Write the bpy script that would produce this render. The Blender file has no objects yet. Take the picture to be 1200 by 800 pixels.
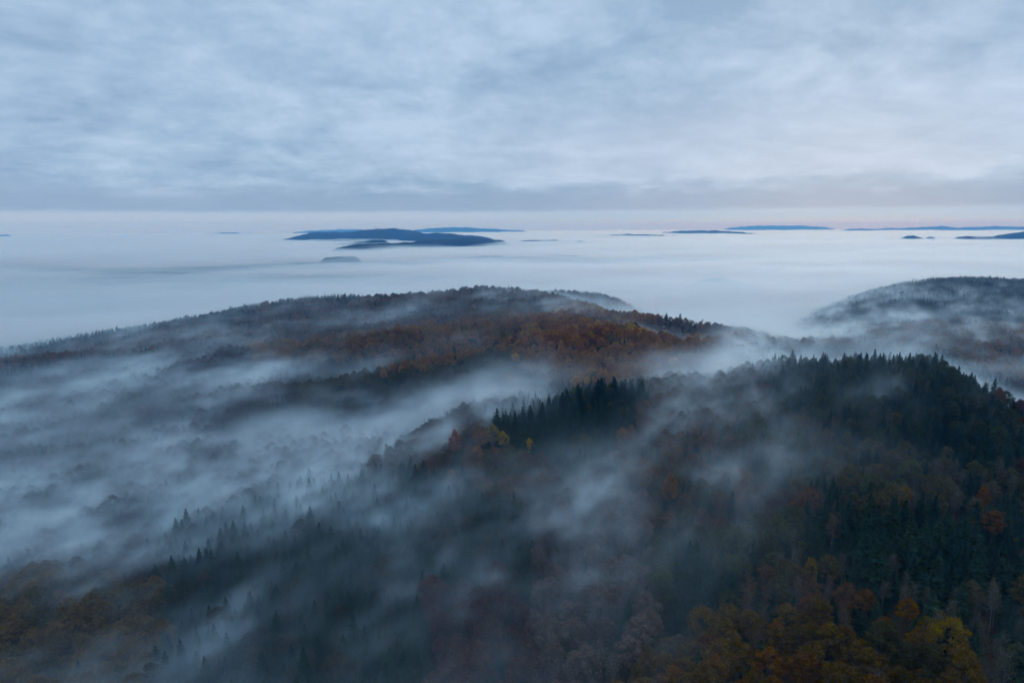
import bpy, math
import numpy as np
from mathutils import Vector

S = bpy.context.scene
COL = S.collection
R = math.radians
rng = np.random.default_rng(11)

# ------------------------------------------------------------------ camera
PITCH = R(9.65)
ROLL = 0.0063
CAMZ = 420.0                      # metres above the valley datum
FPX = 800.0                       # focal length for a 1200 px wide frame
cam_d = bpy.data.cameras.new('camera')
cam_d.sensor_width = 36.0
cam_d.lens = 24.0
cam_d.clip_start = 1.0
cam_d.clip_end = 200000.0
cam = bpy.data.objects.new('camera', cam_d)
COL.objects.link(cam)
cam.location = (0, 0, CAMZ)
from mathutils import Matrix
cam.rotation_euler = (Matrix.Rotation(math.pi / 2 - PITCH, 3, 'X') @ Matrix.Rotation(-ROLL, 3, 'Z')).to_euler()
S.camera = cam

# ------------------------------------------------------------------ render settings
S.view_settings.view_transform = 'Standard'
S.view_settings.look = 'None'
S.view_settings.gamma = 1.0
S.view_settings.exposure = 0.0
S.view_settings.use_curve_mapping = False
S.render.engine = 'CYCLES'
cy = S.cycles
cy.use_adaptive_sampling = True
cy.adaptive_threshold = 0.03
cy.adaptive_min_samples = 16
cy.use_denoising = True
cy.denoiser = 'OPENIMAGEDENOISE'
cy.max_bounces = 17
cy.diffuse_bounces = 2
cy.glossy_bounces = 1
cy.transmission_bounces = 2
cy.transparent_max_bounces = 8
cy.volume_bounces = 16
cy.volume_step_rate = 1.5
cy.volume_max_steps = 512
cy.sample_clamp_indirect = 4.0

# ------------------------------------------------------------------ node helper
class NT:
    def __init__(s, tree):
        s.t = tree
        tree.nodes.clear()
    def n(s, kind, _props=None, **ins):
        nd = s.t.nodes.new(kind)
        for k, v in (_props or {}).items():
            setattr(nd, k, v)
        for k, v in ins.items():
            key = int(k[1:]) if k[0] == 'i' and k[1:].isdigit() else k.replace('_', ' ')
            sock = nd.inputs[key]
            if isinstance(v, bpy.types.NodeSocket):
                s.t.links.new(v, sock)
            else:
                sock.default_value = v
        return nd
    def math(s, op, a, b=0.0, c=0.0, clamp=False):
        nd = s.n('ShaderNodeMath', {'operation': op, 'use_clamp': clamp}, i0=a, i1=b)
        if op in ('MULTIPLY_ADD',):
            if isinstance(c, bpy.types.NodeSocket): s.t.links.new(c, nd.inputs[2])
            else: nd.inputs[2].default_value = c
        return nd.outputs[0]
    def mix(s, f, a, b, mode='MIX'):
        nd = s.n('ShaderNodeMix', {'data_type': 'RGBA', 'blend_type': mode})
        for sk, v in ((0, f), (6, a), (7, b)):
            if isinstance(v, bpy.types.NodeSocket): s.t.links.new(v, nd.inputs[sk])
            else: nd.inputs[sk].default_value = v if sk == 0 or len(v) == 4 else (*v, 1)
        return nd.outputs[2]
    def ramp(s, x, a, b, lo=0.0, hi=1.0, smooth=True):
        nd = s.n('ShaderNodeMapRange', {'interpolation_type': 'SMOOTHSTEP' if smooth else 'LINEAR'},
                 Value=x, From_Min=a, From_Max=b, To_Min=lo, To_Max=hi)
        return nd.outputs[0]

# ------------------------------------------------------------------ world: overcast evening sky
SUN_EL, SUN_ROT = R(13), R(26)
W = bpy.data.worlds.new('World')
S.world = W
W.use_nodes = True
k = NT(W.node_tree)
sky = k.n('ShaderNodeTexSky', {'sky_type': 'NISHITA', 'sun_disc': False, 'sun_elevation': SUN_EL, 'sun_rotation': SUN_ROT})
bg0 = k.n('ShaderNodeBackground', Color=sky.outputs[0], Strength=0.06)
tc = k.n('ShaderNodeTexCoord')
sep = k.n('ShaderNodeSeparateXYZ', Vector=tc.outputs['Generated'])
X, Y, Z = sep.outputs
el = k.math('MAXIMUM', Z, 0.0)
px = k.math('DIVIDE', X, k.math('ADD', el, 0.30))
py = k.math('MULTIPLY', k.math('DIVIDE', Y, k.math('ADD', el, 0.20)), 0.6)
pv = k.n('ShaderNodeCombineXYZ', X=px, Y=py, Z=0.0).outputs[0]
def cloud(scale, detail, rough, off, dist=0.0):
    mp = k.n('ShaderNodeMapping', Vector=pv, Location=off, Scale=(1.0, 1.1, 1.0))
    return k.n('ShaderNodeTexNoise', Vector=mp.outputs[0], Scale=scale, Detail=detail, Roughness=rough, Distortion=dist).outputs[0]
c1 = cloud(0.8, 5.0, 0.5, (3.1, 0.4, 0), 0.2)
c2 = cloud(3.2, 7.0, 0.6, (7.7, 2.0, 0), 0.35)
c3 = cloud(8.5, 6.0, 0.62, (1.7, 9.0, 0), 0.2)
cc = k.math('ADD', k.math('MULTIPLY', c1, 0.32), k.math('ADD', k.math('MULTIPLY', c2, 0.46), k.math('MULTIPLY', c3, 0.22)))
cl = k.ramp(cc, 0.415, 0.595, 0.0, 1.0, False)
Zr = Z
Z = k.math('ADD', Z, k.math('MULTIPLY', k.math('SUBTRACT', c2, 0.5), k.ramp(Zr, 0.012, 0.05, 0.004, 0.045)))
base = k.mix(cl, (0.280, 0.430, 0.620), (0.480, 0.630, 0.825))
# brighter belt low over the right, slate belt just above the horizon, pale strip under it
belt = k.math('MULTIPLY', k.ramp(Z, 0.05, 0.075), k.ramp(Z, 0.20, 0.10))
belt = k.math('MULTIPLY', belt, k.ramp(X, -0.35, 0.25))
base = k.mix(k.math('MULTIPLY', belt, 0.45), base, (0.56, 0.66, 0.83))
slate = k.math('MULTIPLY', k.ramp(Z, 0.015, 0.025), k.ramp(Z, 0.066, 0.036))
wob = k.math('MULTIPLY', slate, k.ramp(c2, 0.30, 0.52, 0.55, 1.0))
base = k.mix(k.math('MULTIPLY', wob, 0.80), base, (0.265, 0.390, 0.570))
strip = k.ramp(Z, 0.022, 0.015)
base = k.mix(strip, base, k.mix(k.ramp(X, -0.2, 0.25), (0.430, 0.545, 0.700), (0.360, 0.525, 0.710)))
low = k.ramp(Z, 0.011, 0.006)
base = k.mix(low, base, (0.390, 0.520, 0.680))
# overcast sky: brighter towards the zenith
gain = k.ramp(Zr, 0.28, 1.0, 1.0, 1.9, False)
base = k.n('ShaderNodeVectorMath', {'operation': 'SCALE'}, i0=base, Scale=gain).outputs[0]
bg1 = k.n('ShaderNodeBackground', Color=base, Strength=1.0)
mixs = k.n('ShaderNodeMixShader', i0=0.96, i1=bg0.outputs[0], i2=bg1.outputs[0])
k.n('ShaderNodeOutputWorld', Surface=mixs.outputs[0])

sun_d = bpy.data.lights.new('sun', 'SUN')
sun_d.energy = 0.5
sun_d.angle = R(14)
sun_d.color = (0.98, 0.99, 1.0)
sun = bpy.data.objects.new('sun', sun_d)
COL.objects.link(sun)
sd = Vector((math.sin(SUN_ROT) * math.cos(SUN_EL), math.cos(SUN_ROT) * math.cos(SUN_EL), math.sin(SUN_EL)))
sun.rotation_euler = (-sd).to_track_quat('-Z', 'Y').to_euler()
sun.location = (0, 0, CAMZ + 3000)

# ------------------------------------------------------------------ numpy noise
def _h(ix, iy, seed):
    n = (ix.astype(np.int64) * 374761393 + iy.astype(np.int64) * 668265263 + seed * 974634777) & 0xffffffff
    n = ((n ^ (n >> 13)) * 1274126177) & 0xffffffff
    return ((n ^ (n >> 16)) & 0xffff) / 65535.0
def vnoise(x, y, seed=0):
    ix, iy = np.floor(x), np.floor(y)
    fx, fy = x - ix, y - iy
    fx, fy = fx * fx * fx * (fx * (fx * 6 - 15) + 10), fy * fy * fy * (fy * (fy * 6 - 15) + 10)
    a, b, c, d = _h(ix, iy, seed), _h(ix + 1, iy, seed), _h(ix, iy + 1, seed), _h(ix + 1, iy + 1, seed)
    return (a + (b - a) * fx) * (1 - fy) + (c + (d - c) * fx) * fy
def fbm(x, y, o=4, seed=0, g=0.5):
    s = 0; a = 1; t = 0
    for i in range(o):
        s = s + a * (vnoise(x, y, seed + i * 17) * 2 - 1); t += a
        x, y = x * 2.03 + 5.2, y * 2.03 + 1.3; a *= g
    return s / t
def sstep(x, a, b):
    t = np.clip((x - a) / (b - a), 0, 1)
    return t * t * (3 - 2 * t)

# ------------------------------------------------------------------ projection
CP, SP = math.cos(PITCH), math.sin(PITCH)
def proj(x, y, z):
    """world (z relative to the camera) -> position in the 1200x800 photograph"""
    d = y * CP - z * SP
    a, b = FPX * x / d, -FPX * (y * SP + z * CP) / d
    return 600 + a + ROLL * b, 400 + b - ROLL * a
def unproj(u, v, Yd):
    a, b = u - 600, v - 400
    dx, dup = (a - ROLL * b) / FPX, -(b + ROLL * a) / FPX
    dy, dz = CP + dup * SP, -SP + dup * CP
    s = Yd / dy
    return dx * s, Yd, dz * s

# ------------------------------------------------------------------ land: canopy height from surveyed points (u, v, distance)
PTS = [(0,800,270),(200,800,255),(400,800,235),(600,800,212),(800,800,197),(1000,800,187),(1200,800,187),
 (0,700,345),(200,700,330),(400,700,300),(600,700,268),(800,700,248),(1000,700,232),(1200,700,237),
 (0,600,480),(200,600,450),(400,600,385),(600,600,340),(800,600,320),(1000,600,303),(1200,600,320),
 (0,520,660),(200,520,640),(350,520,580),(480,560,430),(560,520,425),(660,495,470),(750,462,540),(820,480,500),
 (900,440,580),(900,500,440),(1000,500,440),(1100,500,430),(1200,520,400),
 (581,500,450),(620,487,480),(700,458,545),(750,450,570),
 (885,425,620),(920,416,645),(960,420,665),(1000,424,680),(1050,428,670),(1100,429,640),(1150,444,570),(1185,466,510),(1200,478,490),(1260,510,460),
 (500,500,640),(400,500,660),(345,472,760),(450,450,760),(560,434,740),(345,460,800),(450,434,840),(560,416,870),
 (640,428,780),(740,415,790),(830,408,810),(640,388,1000),(760,390,960),(850,390,950),
 (860,440,740),(300,420,1000),(450,400,1060),(600,390,1060),
 (0,445,1000),(100,430,1050),(200,405,1140),(300,389,1200),(400,376,1260),(500,367,1310),(600,361,1310),(700,366,1210),(800,381,1090),(870,386,1020),
 (-100,430,1250),(0,409,1320),(100,391,1390),(200,374,1460),(300,355,1550),(380,347,1600),(450,345,1610),(540,340,1660),(640,345,1600),(700,358,1420),(760,374,1260),(870,381,1120),
 (640,341,1950),(700,343,1950),(740,362,1950),
 (930,394,1500),(960,374,1600),(980,356,1700),(1050,333,1900),(1120,324,2000),(1200,327,2000),(1350,330,2000),
 (1000,402,1180),(1100,393,1230),(1200,392,1230),(1100,362,1500),(1200,360,1520)]
XYZ = [unproj(*p) for p in PTS]
XYZ += [(0,60,-150),(-150,90,-160),(150,90,-150),(-60,120,-158),(80,120,-150),
        (560,860,-222),(780,900,-235),(390,850,-205),(620,760,-190),(250,1000,-225),(420,1000,-215),
        (445,600,-172),(520,680,-200),(600,760,-225),(-60,600,-165),(60,640,-160),(-230,950,-200),
        (-1500,1700,-300),(-1100,1800,-290),(-700,1950,-290),(-250,2050,-290),(200,2300,-280),(200,1800,-270),(520,1400,-250),(330,1350,-245),(540,1600,-280),(700,1850,-290),(480,2050,-290),
        (600,2500,-300),(1000,2600,-300),(1700,2600,-300),(-400,2600,-320),(-2000,2600,-320),(-3500,2600,-330),(3500,2600,-300)]
XYZ = np.array(XYZ, float)
def pc(x, y):
    return np.stack([np.asarray(x) / np.asarray(y) * 1.3, np.log(np.asarray(y))], -1)
P0 = pc(XYZ[:, 0], XYZ[:, 1])
def tps(r2):
    return np.where(r2 > 1e-12, 0.5 * r2 * np.log(r2 + 1e-12), 0)
nP = len(P0)
A = np.zeros((nP + 3, nP + 3))
A[:nP, :nP] = tps(((P0[:, None] - P0[None]) ** 2).sum(-1)) + np.eye(nP) * 0.0008
A[:nP, nP] = 1; A[:nP, nP + 1:] = P0
A[nP:, :nP] = A[:nP, nP:].T
sol = np.linalg.solve(A, np.concatenate([XYZ[:, 2], np.zeros(3)]))

NA, NR = 901, 520
AMAX = 2.0
LY0, LY1 = math.log(40), math.log(75000)
ga = np.linspace(-AMAX, AMAX, NA)
gl = np.linspace(LY0, LY1, NR)
GA, GL = np.meshgrid(ga, gl)                  # rows = distance
GY = np.exp(GL); GX = GA * GY
q = pc(GX, np.minimum(GY, 2600)).reshape(-1, 2)
q[:, 0] = np.clip(GA.reshape(-1), -1.35, 1.35) * 1.3
Zc = np.zeros(len(q))
for s0 in range(0, len(q), 40000):
    qq = q[s0:s0 + 40000]
    Zc[s0:s0 + 40000] = tps(((qq[:, None] - P0[None]) ** 2).sum(-1)) @ sol[:nP] + sol[nP] + qq @ sol[nP + 1:]
Zc = Zc.reshape(GX.shape)
Zc += fbm(GX / 110, GY / 110, 4, 5) * 5.0 * sstep(GY, 60, 400)
RIDGES = [([(300,800),(345,790),(450,810),(560,850),(620,880)], 13, 55), ([(270,1040),(300,1040),(450,1090),(600,1090),(660,1060)], 12, 60),
          ([(560,440),(620,480),(700,540),(760,570)], 4, 30), ([(300,700),(420,700),(540,710),(620,720)], -9, 50), ([(280,950),(430,960),(560,960)], -9, 45),
          ([(0,1150),(120,1120),(230,1150)], 7, 45), ([(380,1400),(500,1420),(620,1400)], 6, 60), ([(440,430),(520,420),(560,430)], 4, 25),
          ([(200,440),(300,440),(400,420)], 4, 30), ([(640,880),(720,900),(820,900)], 5, 50), ([(620,1180),(700,1200),(760,1150)], 9, 50)]
for pts_, amp_, wid_ in RIDGES:
    pw_ = np.array([((a_ - 600) / FPX * b_, b_) for a_, b_ in pts_], float)
    dm = np.full(GX.shape, 1e9)
    for (x1_, y1_), (x2_, y2_) in zip(pw_[:-1], pw_[1:]):
        t_ = np.clip(((GX - x1_) * (x2_ - x1_) + (GY - y1_) * (y2_ - y1_)) / ((x2_ - x1_) ** 2 + (y2_ - y1_) ** 2), 0, 1)
        dm = np.minimum(dm, np.hypot(GX - x1_ - t_ * (x2_ - x1_), GY - y1_ - t_ * (y2_ - y1_)))
    Zc += amp_ * np.exp(-(dm / wid_) ** 2)
far = sstep(GY, 2200, 2700)
rise = sstep(GY, 2300, 2900) * sstep(GY, 9000, 6500)
under = -330 + 25 * fbm(GX / 1800, GY / 1800, 4, 9) + rise * (52 + 62 * fbm(GX / 800, GY / 520, 4, 15))  # invented ground lifted close under the fog, for darker patches in its surface
under = np.minimum(under, -229 - 16 * sstep(GA, 0.0, -0.25) + 3 * fbm(GX / 60, GY / 60, 2, 4))
Zc = Zc * (1 - far) + far * under
# far hills: near and far end distance, depth, outline of the skyline (u, v)
FAR = [
 (12200, 12200, 1500, [(312,286),(322,282.5),(335,280.5),(345,277.5),(357,274.3),(370,271.8),(385,272.5),(400,272.3),(415,270.8),(430,269.3),(445,267.8),(460,267.5),(475,268.6),(487,271),(500,274),(520,277),(545,283)]),
 (11000, 11000, 700, [(455,283),(470,280),(485,273.8),(500,273.2),(515,272.6),(530,274),(545,275.5),(560,276.2),(575,279),(585,284)]),
 (6300, 8800, 420, [(383,300),(388,294),(395,290),(402,288.3),(415,286.5),(430,285.6),(450,285),(470,284.6),(482,283.4),(490,281.6),(515,280.4),(535,279.4),(550,278.4),(565,278.4),(575,280.5),(590,281.6),(602,288)]),
 (9000, 9000, 350, [(382,290),(392,286.4),(405,284.6),(420,283.2),(438,281),(450,281.5),(470,290)]),
 (4750, 4750, 55, [(374,308),(381,302),(388,301.4),(396,300.4),(404,301.2),(411,300.2),(418,301),(425,308)]),
 (9300, 9300, 380, [(592,288),(602,282.6),(612,281.6),(628,281),(645,281),(662,281.8),(684,283),(700,288)]),
 (17500, 17500, 1400, [(755,278),(768,273.5),(780,271.6),(800,270.7),(825,269.8),(850,270.8),(868,272),(890,274),(905,278)]),
 (14000, 14000, 900, [(690,280),(710,275.5),(735,274.3),(760,274.8),(790,276),(810,280)]),
 (27000, 27000, 2300, [(958,278),(975,271),(990,269.4),(1005,268.0),(1030,268.2),(1060,267.6),(1090,265.8),(1105,265.3),(1120,266.9),(1150,265.9),(1160,264.8),(1180,265.6),(1200,265.4),(1260,265),(1400,266),(1500,270)]),
 (36000, 36000, 2000, [(840,274),(850,268),(865,266),(885,264.8),(910,264.2),(940,264.8),(965,266),(980,269)]),
 (32000, 32000, 2400, [(225,280),(237,275.4),(250,273.6),(265,272.6),(290,273.4),(320,274),(340,273),(355,271.4),(375,270),(395,268.8),(420,268.8),(440,270),(460,275)]),
 (30000, 30000, 2400, [(465,276),(482,270),(500,268),(520,266.7),(545,266.4),(560,267.4),(590,269),(612,270),(625,274)]),
 (28000, 28000, 1500, [(-200,278),(-60,275),(0,275),(12,275.4),(22,279)]),
 (10300, 10300, 420, [(1050,284),(1056,278),(1062,276),(1070,275.6),(1078,277.4),(1083,280),(1088,277.2),(1094,277.4),(1099,281)]),
 (10300, 10300, 600, [(1112,284),(1121,277.8),(1130,276.6),(1145,277.2),(1163,277),(1180,273.6),(1200,270.8),(1230,268),(1300,268),(1380,276),(1400,284)]),
]
ERAD = 6.371e6
drop = (GX ** 2 + GY ** 2) / (2 * ERAD)
hill = np.full(GX.shape, -1e9)
ROUGH = fbm(GX / 120, GY / 240, 3, 61)
ROUGH2 = fbm(GA * 110, GL * 60, 2, 67)
for (Ya, Yb, dep, prof_) in FAR:
    pu = np.array([p[0] for p in prof_], float); pv = np.array([p[1] for p in prof_], float)
    Yu = Ya + (Yb - Ya) * np.clip((pu - pu[0]) / (pu[-1] - pu[0]), 0, 1)
    hx_, hy_, hz_ = unproj(pu, pv, Yu)
    hz_ = hz_ + (hx_ ** 2 + hy_ ** 2) / (2 * ERAD)
    au = hx_ / hy_
    zt = np.interp(GA, au, hz_)
    Yc = np.interp(GA, au, Yu)
    fine = zt + ROUGH * Yc * 0.0011 + ROUGH2 * Yc * 0.0009
    within = (GA > au[0]) & (GA < au[-1])
    dd = (GY - Yc) / dep * (1 + 0.35 * fbm(GX / (dep * 1.1), GY / (dep * 2.0), 3, 3 + int(Ya) % 97))
    hh_ = -330 + (fine + 330) * np.exp(-dd ** 2)
    hill = np.where(within, np.maximum(hill, hh_), hill)
# submerged rise added to darken the trough in the sea of fog
Zc = np.maximum(Zc, np.where(GY > 2450, -330 + 106 * np.exp(-((GX - 860) / 260) ** 2 - ((GY - 2850) / 130) ** 2) + 4 * fbm(GX / 90, GY / 90, 3, 12), -1e9))
Zc = np.where(GY > 3000, np.maximum(Zc, hill), Zc)
tree_h = np.where(GY < 2500, 20.0, 0.0) * (1 - far)
Zc = Zc - drop
Zg = Zc - tree_h
def bil(F, x, y):
    """sample a polar field at world x, y"""
    yy = np.maximum(y, 41)
    fa = np.clip((x / yy + AMAX) / (2 * AMAX) * (NA - 1), 0, NA - 1.001)
    fl = np.clip((np.log(yy) - LY0) / (LY1 - LY0) * (NR - 1), 0, NR - 1.001)
    i, j = fl.astype(int), fa.astype(int)
    ti, tj = fl - i, fa - j
    return (F[i, j] * (1 - tj) + F[i, j + 1] * tj) * (1 - ti) + (F[i + 1, j] * (1 - tj) + F[i + 1, j + 1] * tj) * ti
# how far each spot lies below the line of sight over nearer canopy (0 = in view), metres
slope = Zc / GY
runmax = np.maximum.accumulate(slope, 0)
prev = np.vstack([runmax[:1], runmax[:-1]])
hid = np.maximum(0, (prev - slope)) * GY
def ray_hit(u, v):
    """first canopy point seen at a photograph position"""
    Ys = np.exp(np.linspace(math.log(150), math.log(2400), 900))
    x, y, z = unproj(u, v, Ys)
    zc = bil(Zc, x, y)
    b = np.nonzero(z < zc)[0]
    i = b[0] if len(b) else len(Ys) - 1
    return x[i], Ys[i], zc[i]

# ------------------------------------------------------------------ mesh helpers
def mesh_np(name, V, F, mats=(), smooth=False, midx=None):
    """V (n,3), F (m,4) or (m,3) arrays -> mesh"""
    me = bpy.data.meshes.new(name)
    V = np.asarray(V, np.float32); F = np.asarray(F, np.int32)
    kf = F.shape[1]
    me.vertices.add(len(V)); me.vertices.foreach_set('co', V.ravel())
    me.loops.add(F.size); me.loops.foreach_set('vertex_index', F.ravel())
    me.polygons.add(len(F))
    me.polygons.foreach_set('loop_start', np.arange(0, F.size, kf, dtype=np.int32))
    if smooth: me.polygons.foreach_set('use_smooth', np.ones(len(F), bool))
    for m in mats: me.materials.append(m)
    if midx is not None: me.polygons.foreach_set('material_index', np.asarray(midx, np.int32))
    me.update(calc_edges=True)
    return me
def link(name, data, parent=None, **props):
    o = bpy.data.objects.new(name, data)
    COL.objects.link(o)
    if parent is not None: o.parent = parent
    for kk, vv in props.items(): o[kk] = vv
    return o
def grid_faces(nr, nc, flip=False):
    i = np.arange(nr - 1)[:, None] * nc + np.arange(nc - 1)[None]
    f = np.stack([i, i + 1, i + nc + 1, i + nc], -1).reshape(-1, 4)
    return f[:, ::-1] if flip else f

# ------------------------------------------------------------------ materials
def new_mat(name):
    m = bpy.data.materials.new(name); m.use_nodes = True
    return m, NT(m.node_tree)
def ground_mat():
    m, t = new_mat('forest_floor')
    g = t.n('ShaderNodeNewGeometry')
    n1 = t.n('ShaderNodeTexNoise', Vector=g.outputs['Position'], Scale=0.05, Detail=8.0, Roughness=0.65)
    n2 = t.n('ShaderNodeTexNoise', Vector=g.outputs['Position'], Scale=0.6, Detail=4.0, Roughness=0.7)
    c = t.mix(t.ramp(n1.outputs[0], 0.35, 0.65), (0.022, 0.024, 0.014), (0.050, 0.030, 0.016))
    c = t.mix(t.ramp(n2.outputs[0], 0.45, 0.7), c, (0.075, 0.045, 0.025))
    sy_ = t.n('ShaderNodeSeparateXYZ', Vector=g.outputs['Position']).outputs[1]
    n3 = t.n('ShaderNodeTexNoise', Vector=g.outputs['Position'], Scale=0.0035, Detail=6.0)
    wood = t.mix(t.ramp(n3.outputs[0], 0.45, 0.6), (0.005, 0.014, 0.011), (0.022, 0.018, 0.012))
    c = t.mix(t.ramp(sy_, 2250.0, 2450.0), c, wood)          # closed conifer wood on the far hills
    bmp = t.n('ShaderNodeBump', Strength=0.8, Distance=2.0, Height=n2.outputs[0])
    b = t.n('ShaderNodeBsdfPrincipled', Base_Color=c, Roughness=0.95, Normal=bmp.outputs[0])
    b.inputs['Specular IOR Level'].default_value = 0.1
    t.n('ShaderNodeOutputMaterial', Surface=b.outputs[0])
    return m
def leaf_mat(name, instanced, conifer):
    m, t = new_mat(name)
    if instanced:
        col = t.n('ShaderNodeAttribute', {'attribute_type': 'INSTANCER', 'attribute_name': 'tint'}).outputs['Color']
    else:
        col = t.n('ShaderNodeObjectInfo').outputs['Color']
    tcn = t.n('ShaderNodeTexCoord')
    ns = t.n('ShaderNodeTexNoise', Vector=tcn.outputs['Object'], Scale=0.45 if conifer else 0.3, Detail=3.0, Roughness=0.6)
    hsv = t.n('ShaderNodeHueSaturation', Color=col, Hue=t.ramp(ns.outputs[0], 0.3, 0.7, 0.485, 0.52),
              Saturation=t.ramp(ns.outputs[0], 0.3, 0.7, 0.9, 1.1), Value=t.ramp(ns.outputs[0], 0.3, 0.72, 0.65, 1.35))
    d = t.n('ShaderNodeBsdfDiffuse', Color=hsv.outputs[0], Roughness=0.5)
    tr = t.n('ShaderNodeBsdfTranslucent', Color=hsv.outputs[0])
    mx = t.n('ShaderNodeMixShader', i0=0.12 if conifer else 0.28, i1=d.outputs[0], i2=tr.outputs[0])
    t.n('ShaderNodeOutputMaterial', Surface=mx.outputs[0])
    return m
def bark_mat(name, a, b_):
    m, t = new_mat(name)
    tcn = t.n('ShaderNodeTexCoord')
    mp = t.n('ShaderNodeMapping', Vector=tcn.outputs['Object'], Scale=(3, 3, 0.5))
    ns = t.n('ShaderNodeTexNoise', Vector=mp.outputs[0], Scale=1.5, Detail=5.0)
    c = t.mix(t.ramp(ns.outputs[0], 0.35, 0.65), a, b_)
    b = t.n('ShaderNodeBsdfPrincipled', Base_Color=c, Roughness=0.9)
    t.n('ShaderNodeOutputMaterial', Surface=b.outputs[0])
    return m
def volume_mat(name, color, density=None, attr=None, scale=1.0, aniso=0.0, absorb=(1, 1, 1)):
    m, t = new_mat(name)
    v = t.n('ShaderNodeVolumePrincipled')
    v.inputs['Color'].default_value = (*color, 1)
    v.inputs['Absorption Color'].default_value = (*absorb, 1)      # scatters only
    v.inputs['Anisotropy'].default_value = aniso
    v.inputs['Density Attribute'].default_value = ''
    if attr:
        a = t.n('ShaderNodeAttribute', {'attribute_name': attr})
        t.t.links.new(t.math('MULTIPLY', a.outputs['Fac'], scale), v.inputs['Density'])
    else:
        v.inputs['Density'].default_value = density
    t.n('ShaderNodeOutputMaterial', Volume=v.outputs[0])
    return m
M_ground = ground_mat()
M_leaf_o, M_leaf_i = leaf_mat('autumn_leaves', False, False), leaf_mat('autumn_leaves_distant', True, False)
M_need_o, M_need_i = leaf_mat('spruce_needles', False, True), leaf_mat('spruce_needles_distant', True, True)
M_bark = bark_mat('dark_bark', (0.035, 0.028, 0.022), (0.075, 0.06, 0.05))
M_barkp = bark_mat('pale_bark', (0.05, 0.046, 0.042), (0.12, 0.11, 0.10))

# ------------------------------------------------------------------ terrain sheet
V = np.stack([GX, GY, Zg + CAMZ], -1).reshape(-1, 3)
me = mesh_np('terrain', V, grid_faces(NR, NA), [M_ground], True)
link('terrain', me, kind='structure', label='wooded rolling hills dropping into fog filled valleys, low ridges far off')

# ------------------------------------------------------------------ sea of fog filling the valleys to the horizon
SEA_Y0 = 1000.0
def sea_top(x, y):
    r = np.hypot(x, y)
    s = -217 + 7 * sstep(r, 1500, 4500)
    s = s - 10 * sstep(x / y, -0.35, -0.7) * sstep(y, 3500, 1200)
    s = s + fbm(x / 1500, y / 700, 4, 31, .45) * (16 + 46 * sstep(y, 2000, 3400) * (1 - .72 * sstep(y, 4800, 6500)))
    s = s - 14 * sstep(y, 4600, 6200)
    s = s - 12 * sstep(y, 1500, 2000) * sstep(y, 7500, 5500)
    s = s + (1 - 2 * np.abs(fbm(x / 420, y / 260, 4, 37))) * 13.0 * sstep(y, 1500, 3000)
    s = s + (1 - 2 * np.abs(fbm(x / 800, y / 600, 4, 39))) * 18.0 * sstep(y, 6500, 9500)
    # one deep trough and a bank of brighter billows far off
    s = s - 16 * np.exp(-(((x - 860) / 420) ** 2 + ((y - 2850) / 330) ** 2))
    s = s + 85 * np.exp(-(((x / y - 0.10) / 0.13) ** 2)) * np.exp(-((y - 16500) / 2200) ** 2) * (0.6 + 0.4 * fbm(x / 700, y / 900, 3, 41))
    s = s + 50 * np.exp(-(((x / y - 0.58) / 0.10) ** 2)) * np.exp(-((y - 12500) / 900) ** 2) * (0.6 + 0.6 * fbm(x / 420, y / 900, 3, 43))
    return s - (x ** 2 + y ** 2) / (2 * ERAD)
rows = np.exp(np.linspace(math.log(SEA_Y0), math.log(70000), 330))
cols = np.linspace(-1.7, 1.7, 331)
SA, SY = np.meshgrid(cols, rows); SX = SA * SY
ST = sea_top(SX, SY)
SBn = np.full(ST.shape, -470.0) - (SX ** 2 + SY ** 2) / (2 * ERAD)
top = np.stack([SX, SY, ST + CAMZ], -1).reshape(-1, 3)
bot = np.stack([SX, SY, SBn + CAMZ], -1).reshape(-1, 3)
nr_, nc_ = ST.shape
nv = nr_ * nc_
F = [grid_faces(nr_, nc_), grid_faces(nr_, nc_, True) + nv]
def side(idx, flip):
    a, b = idx[:-1], idx[1:]
    f = np.stack([a, b, b + nv, a + nv], -1)
    return f if flip else f[:, ::-1]
ii = np.arange(nv).reshape(nr_, nc_)
F += [side(ii[0], False), side(ii[-1], True), side(ii[:, 0], True), side(ii[:, -1], False)]
FOGC = (0.66, 0.86, 1.0)
FOG_G = 0.6
M_sea = volume_mat('sea_fog', FOGC, density=0.006, aniso=0.6)
me = mesh_np('sea_of_fog', np.vstack([top, bot]), np.vstack(F), [M_sea], True)
link('sea_of_fog', me, kind='stuff', label='pale blue sea of fog filling every valley out to the horizon')

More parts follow.
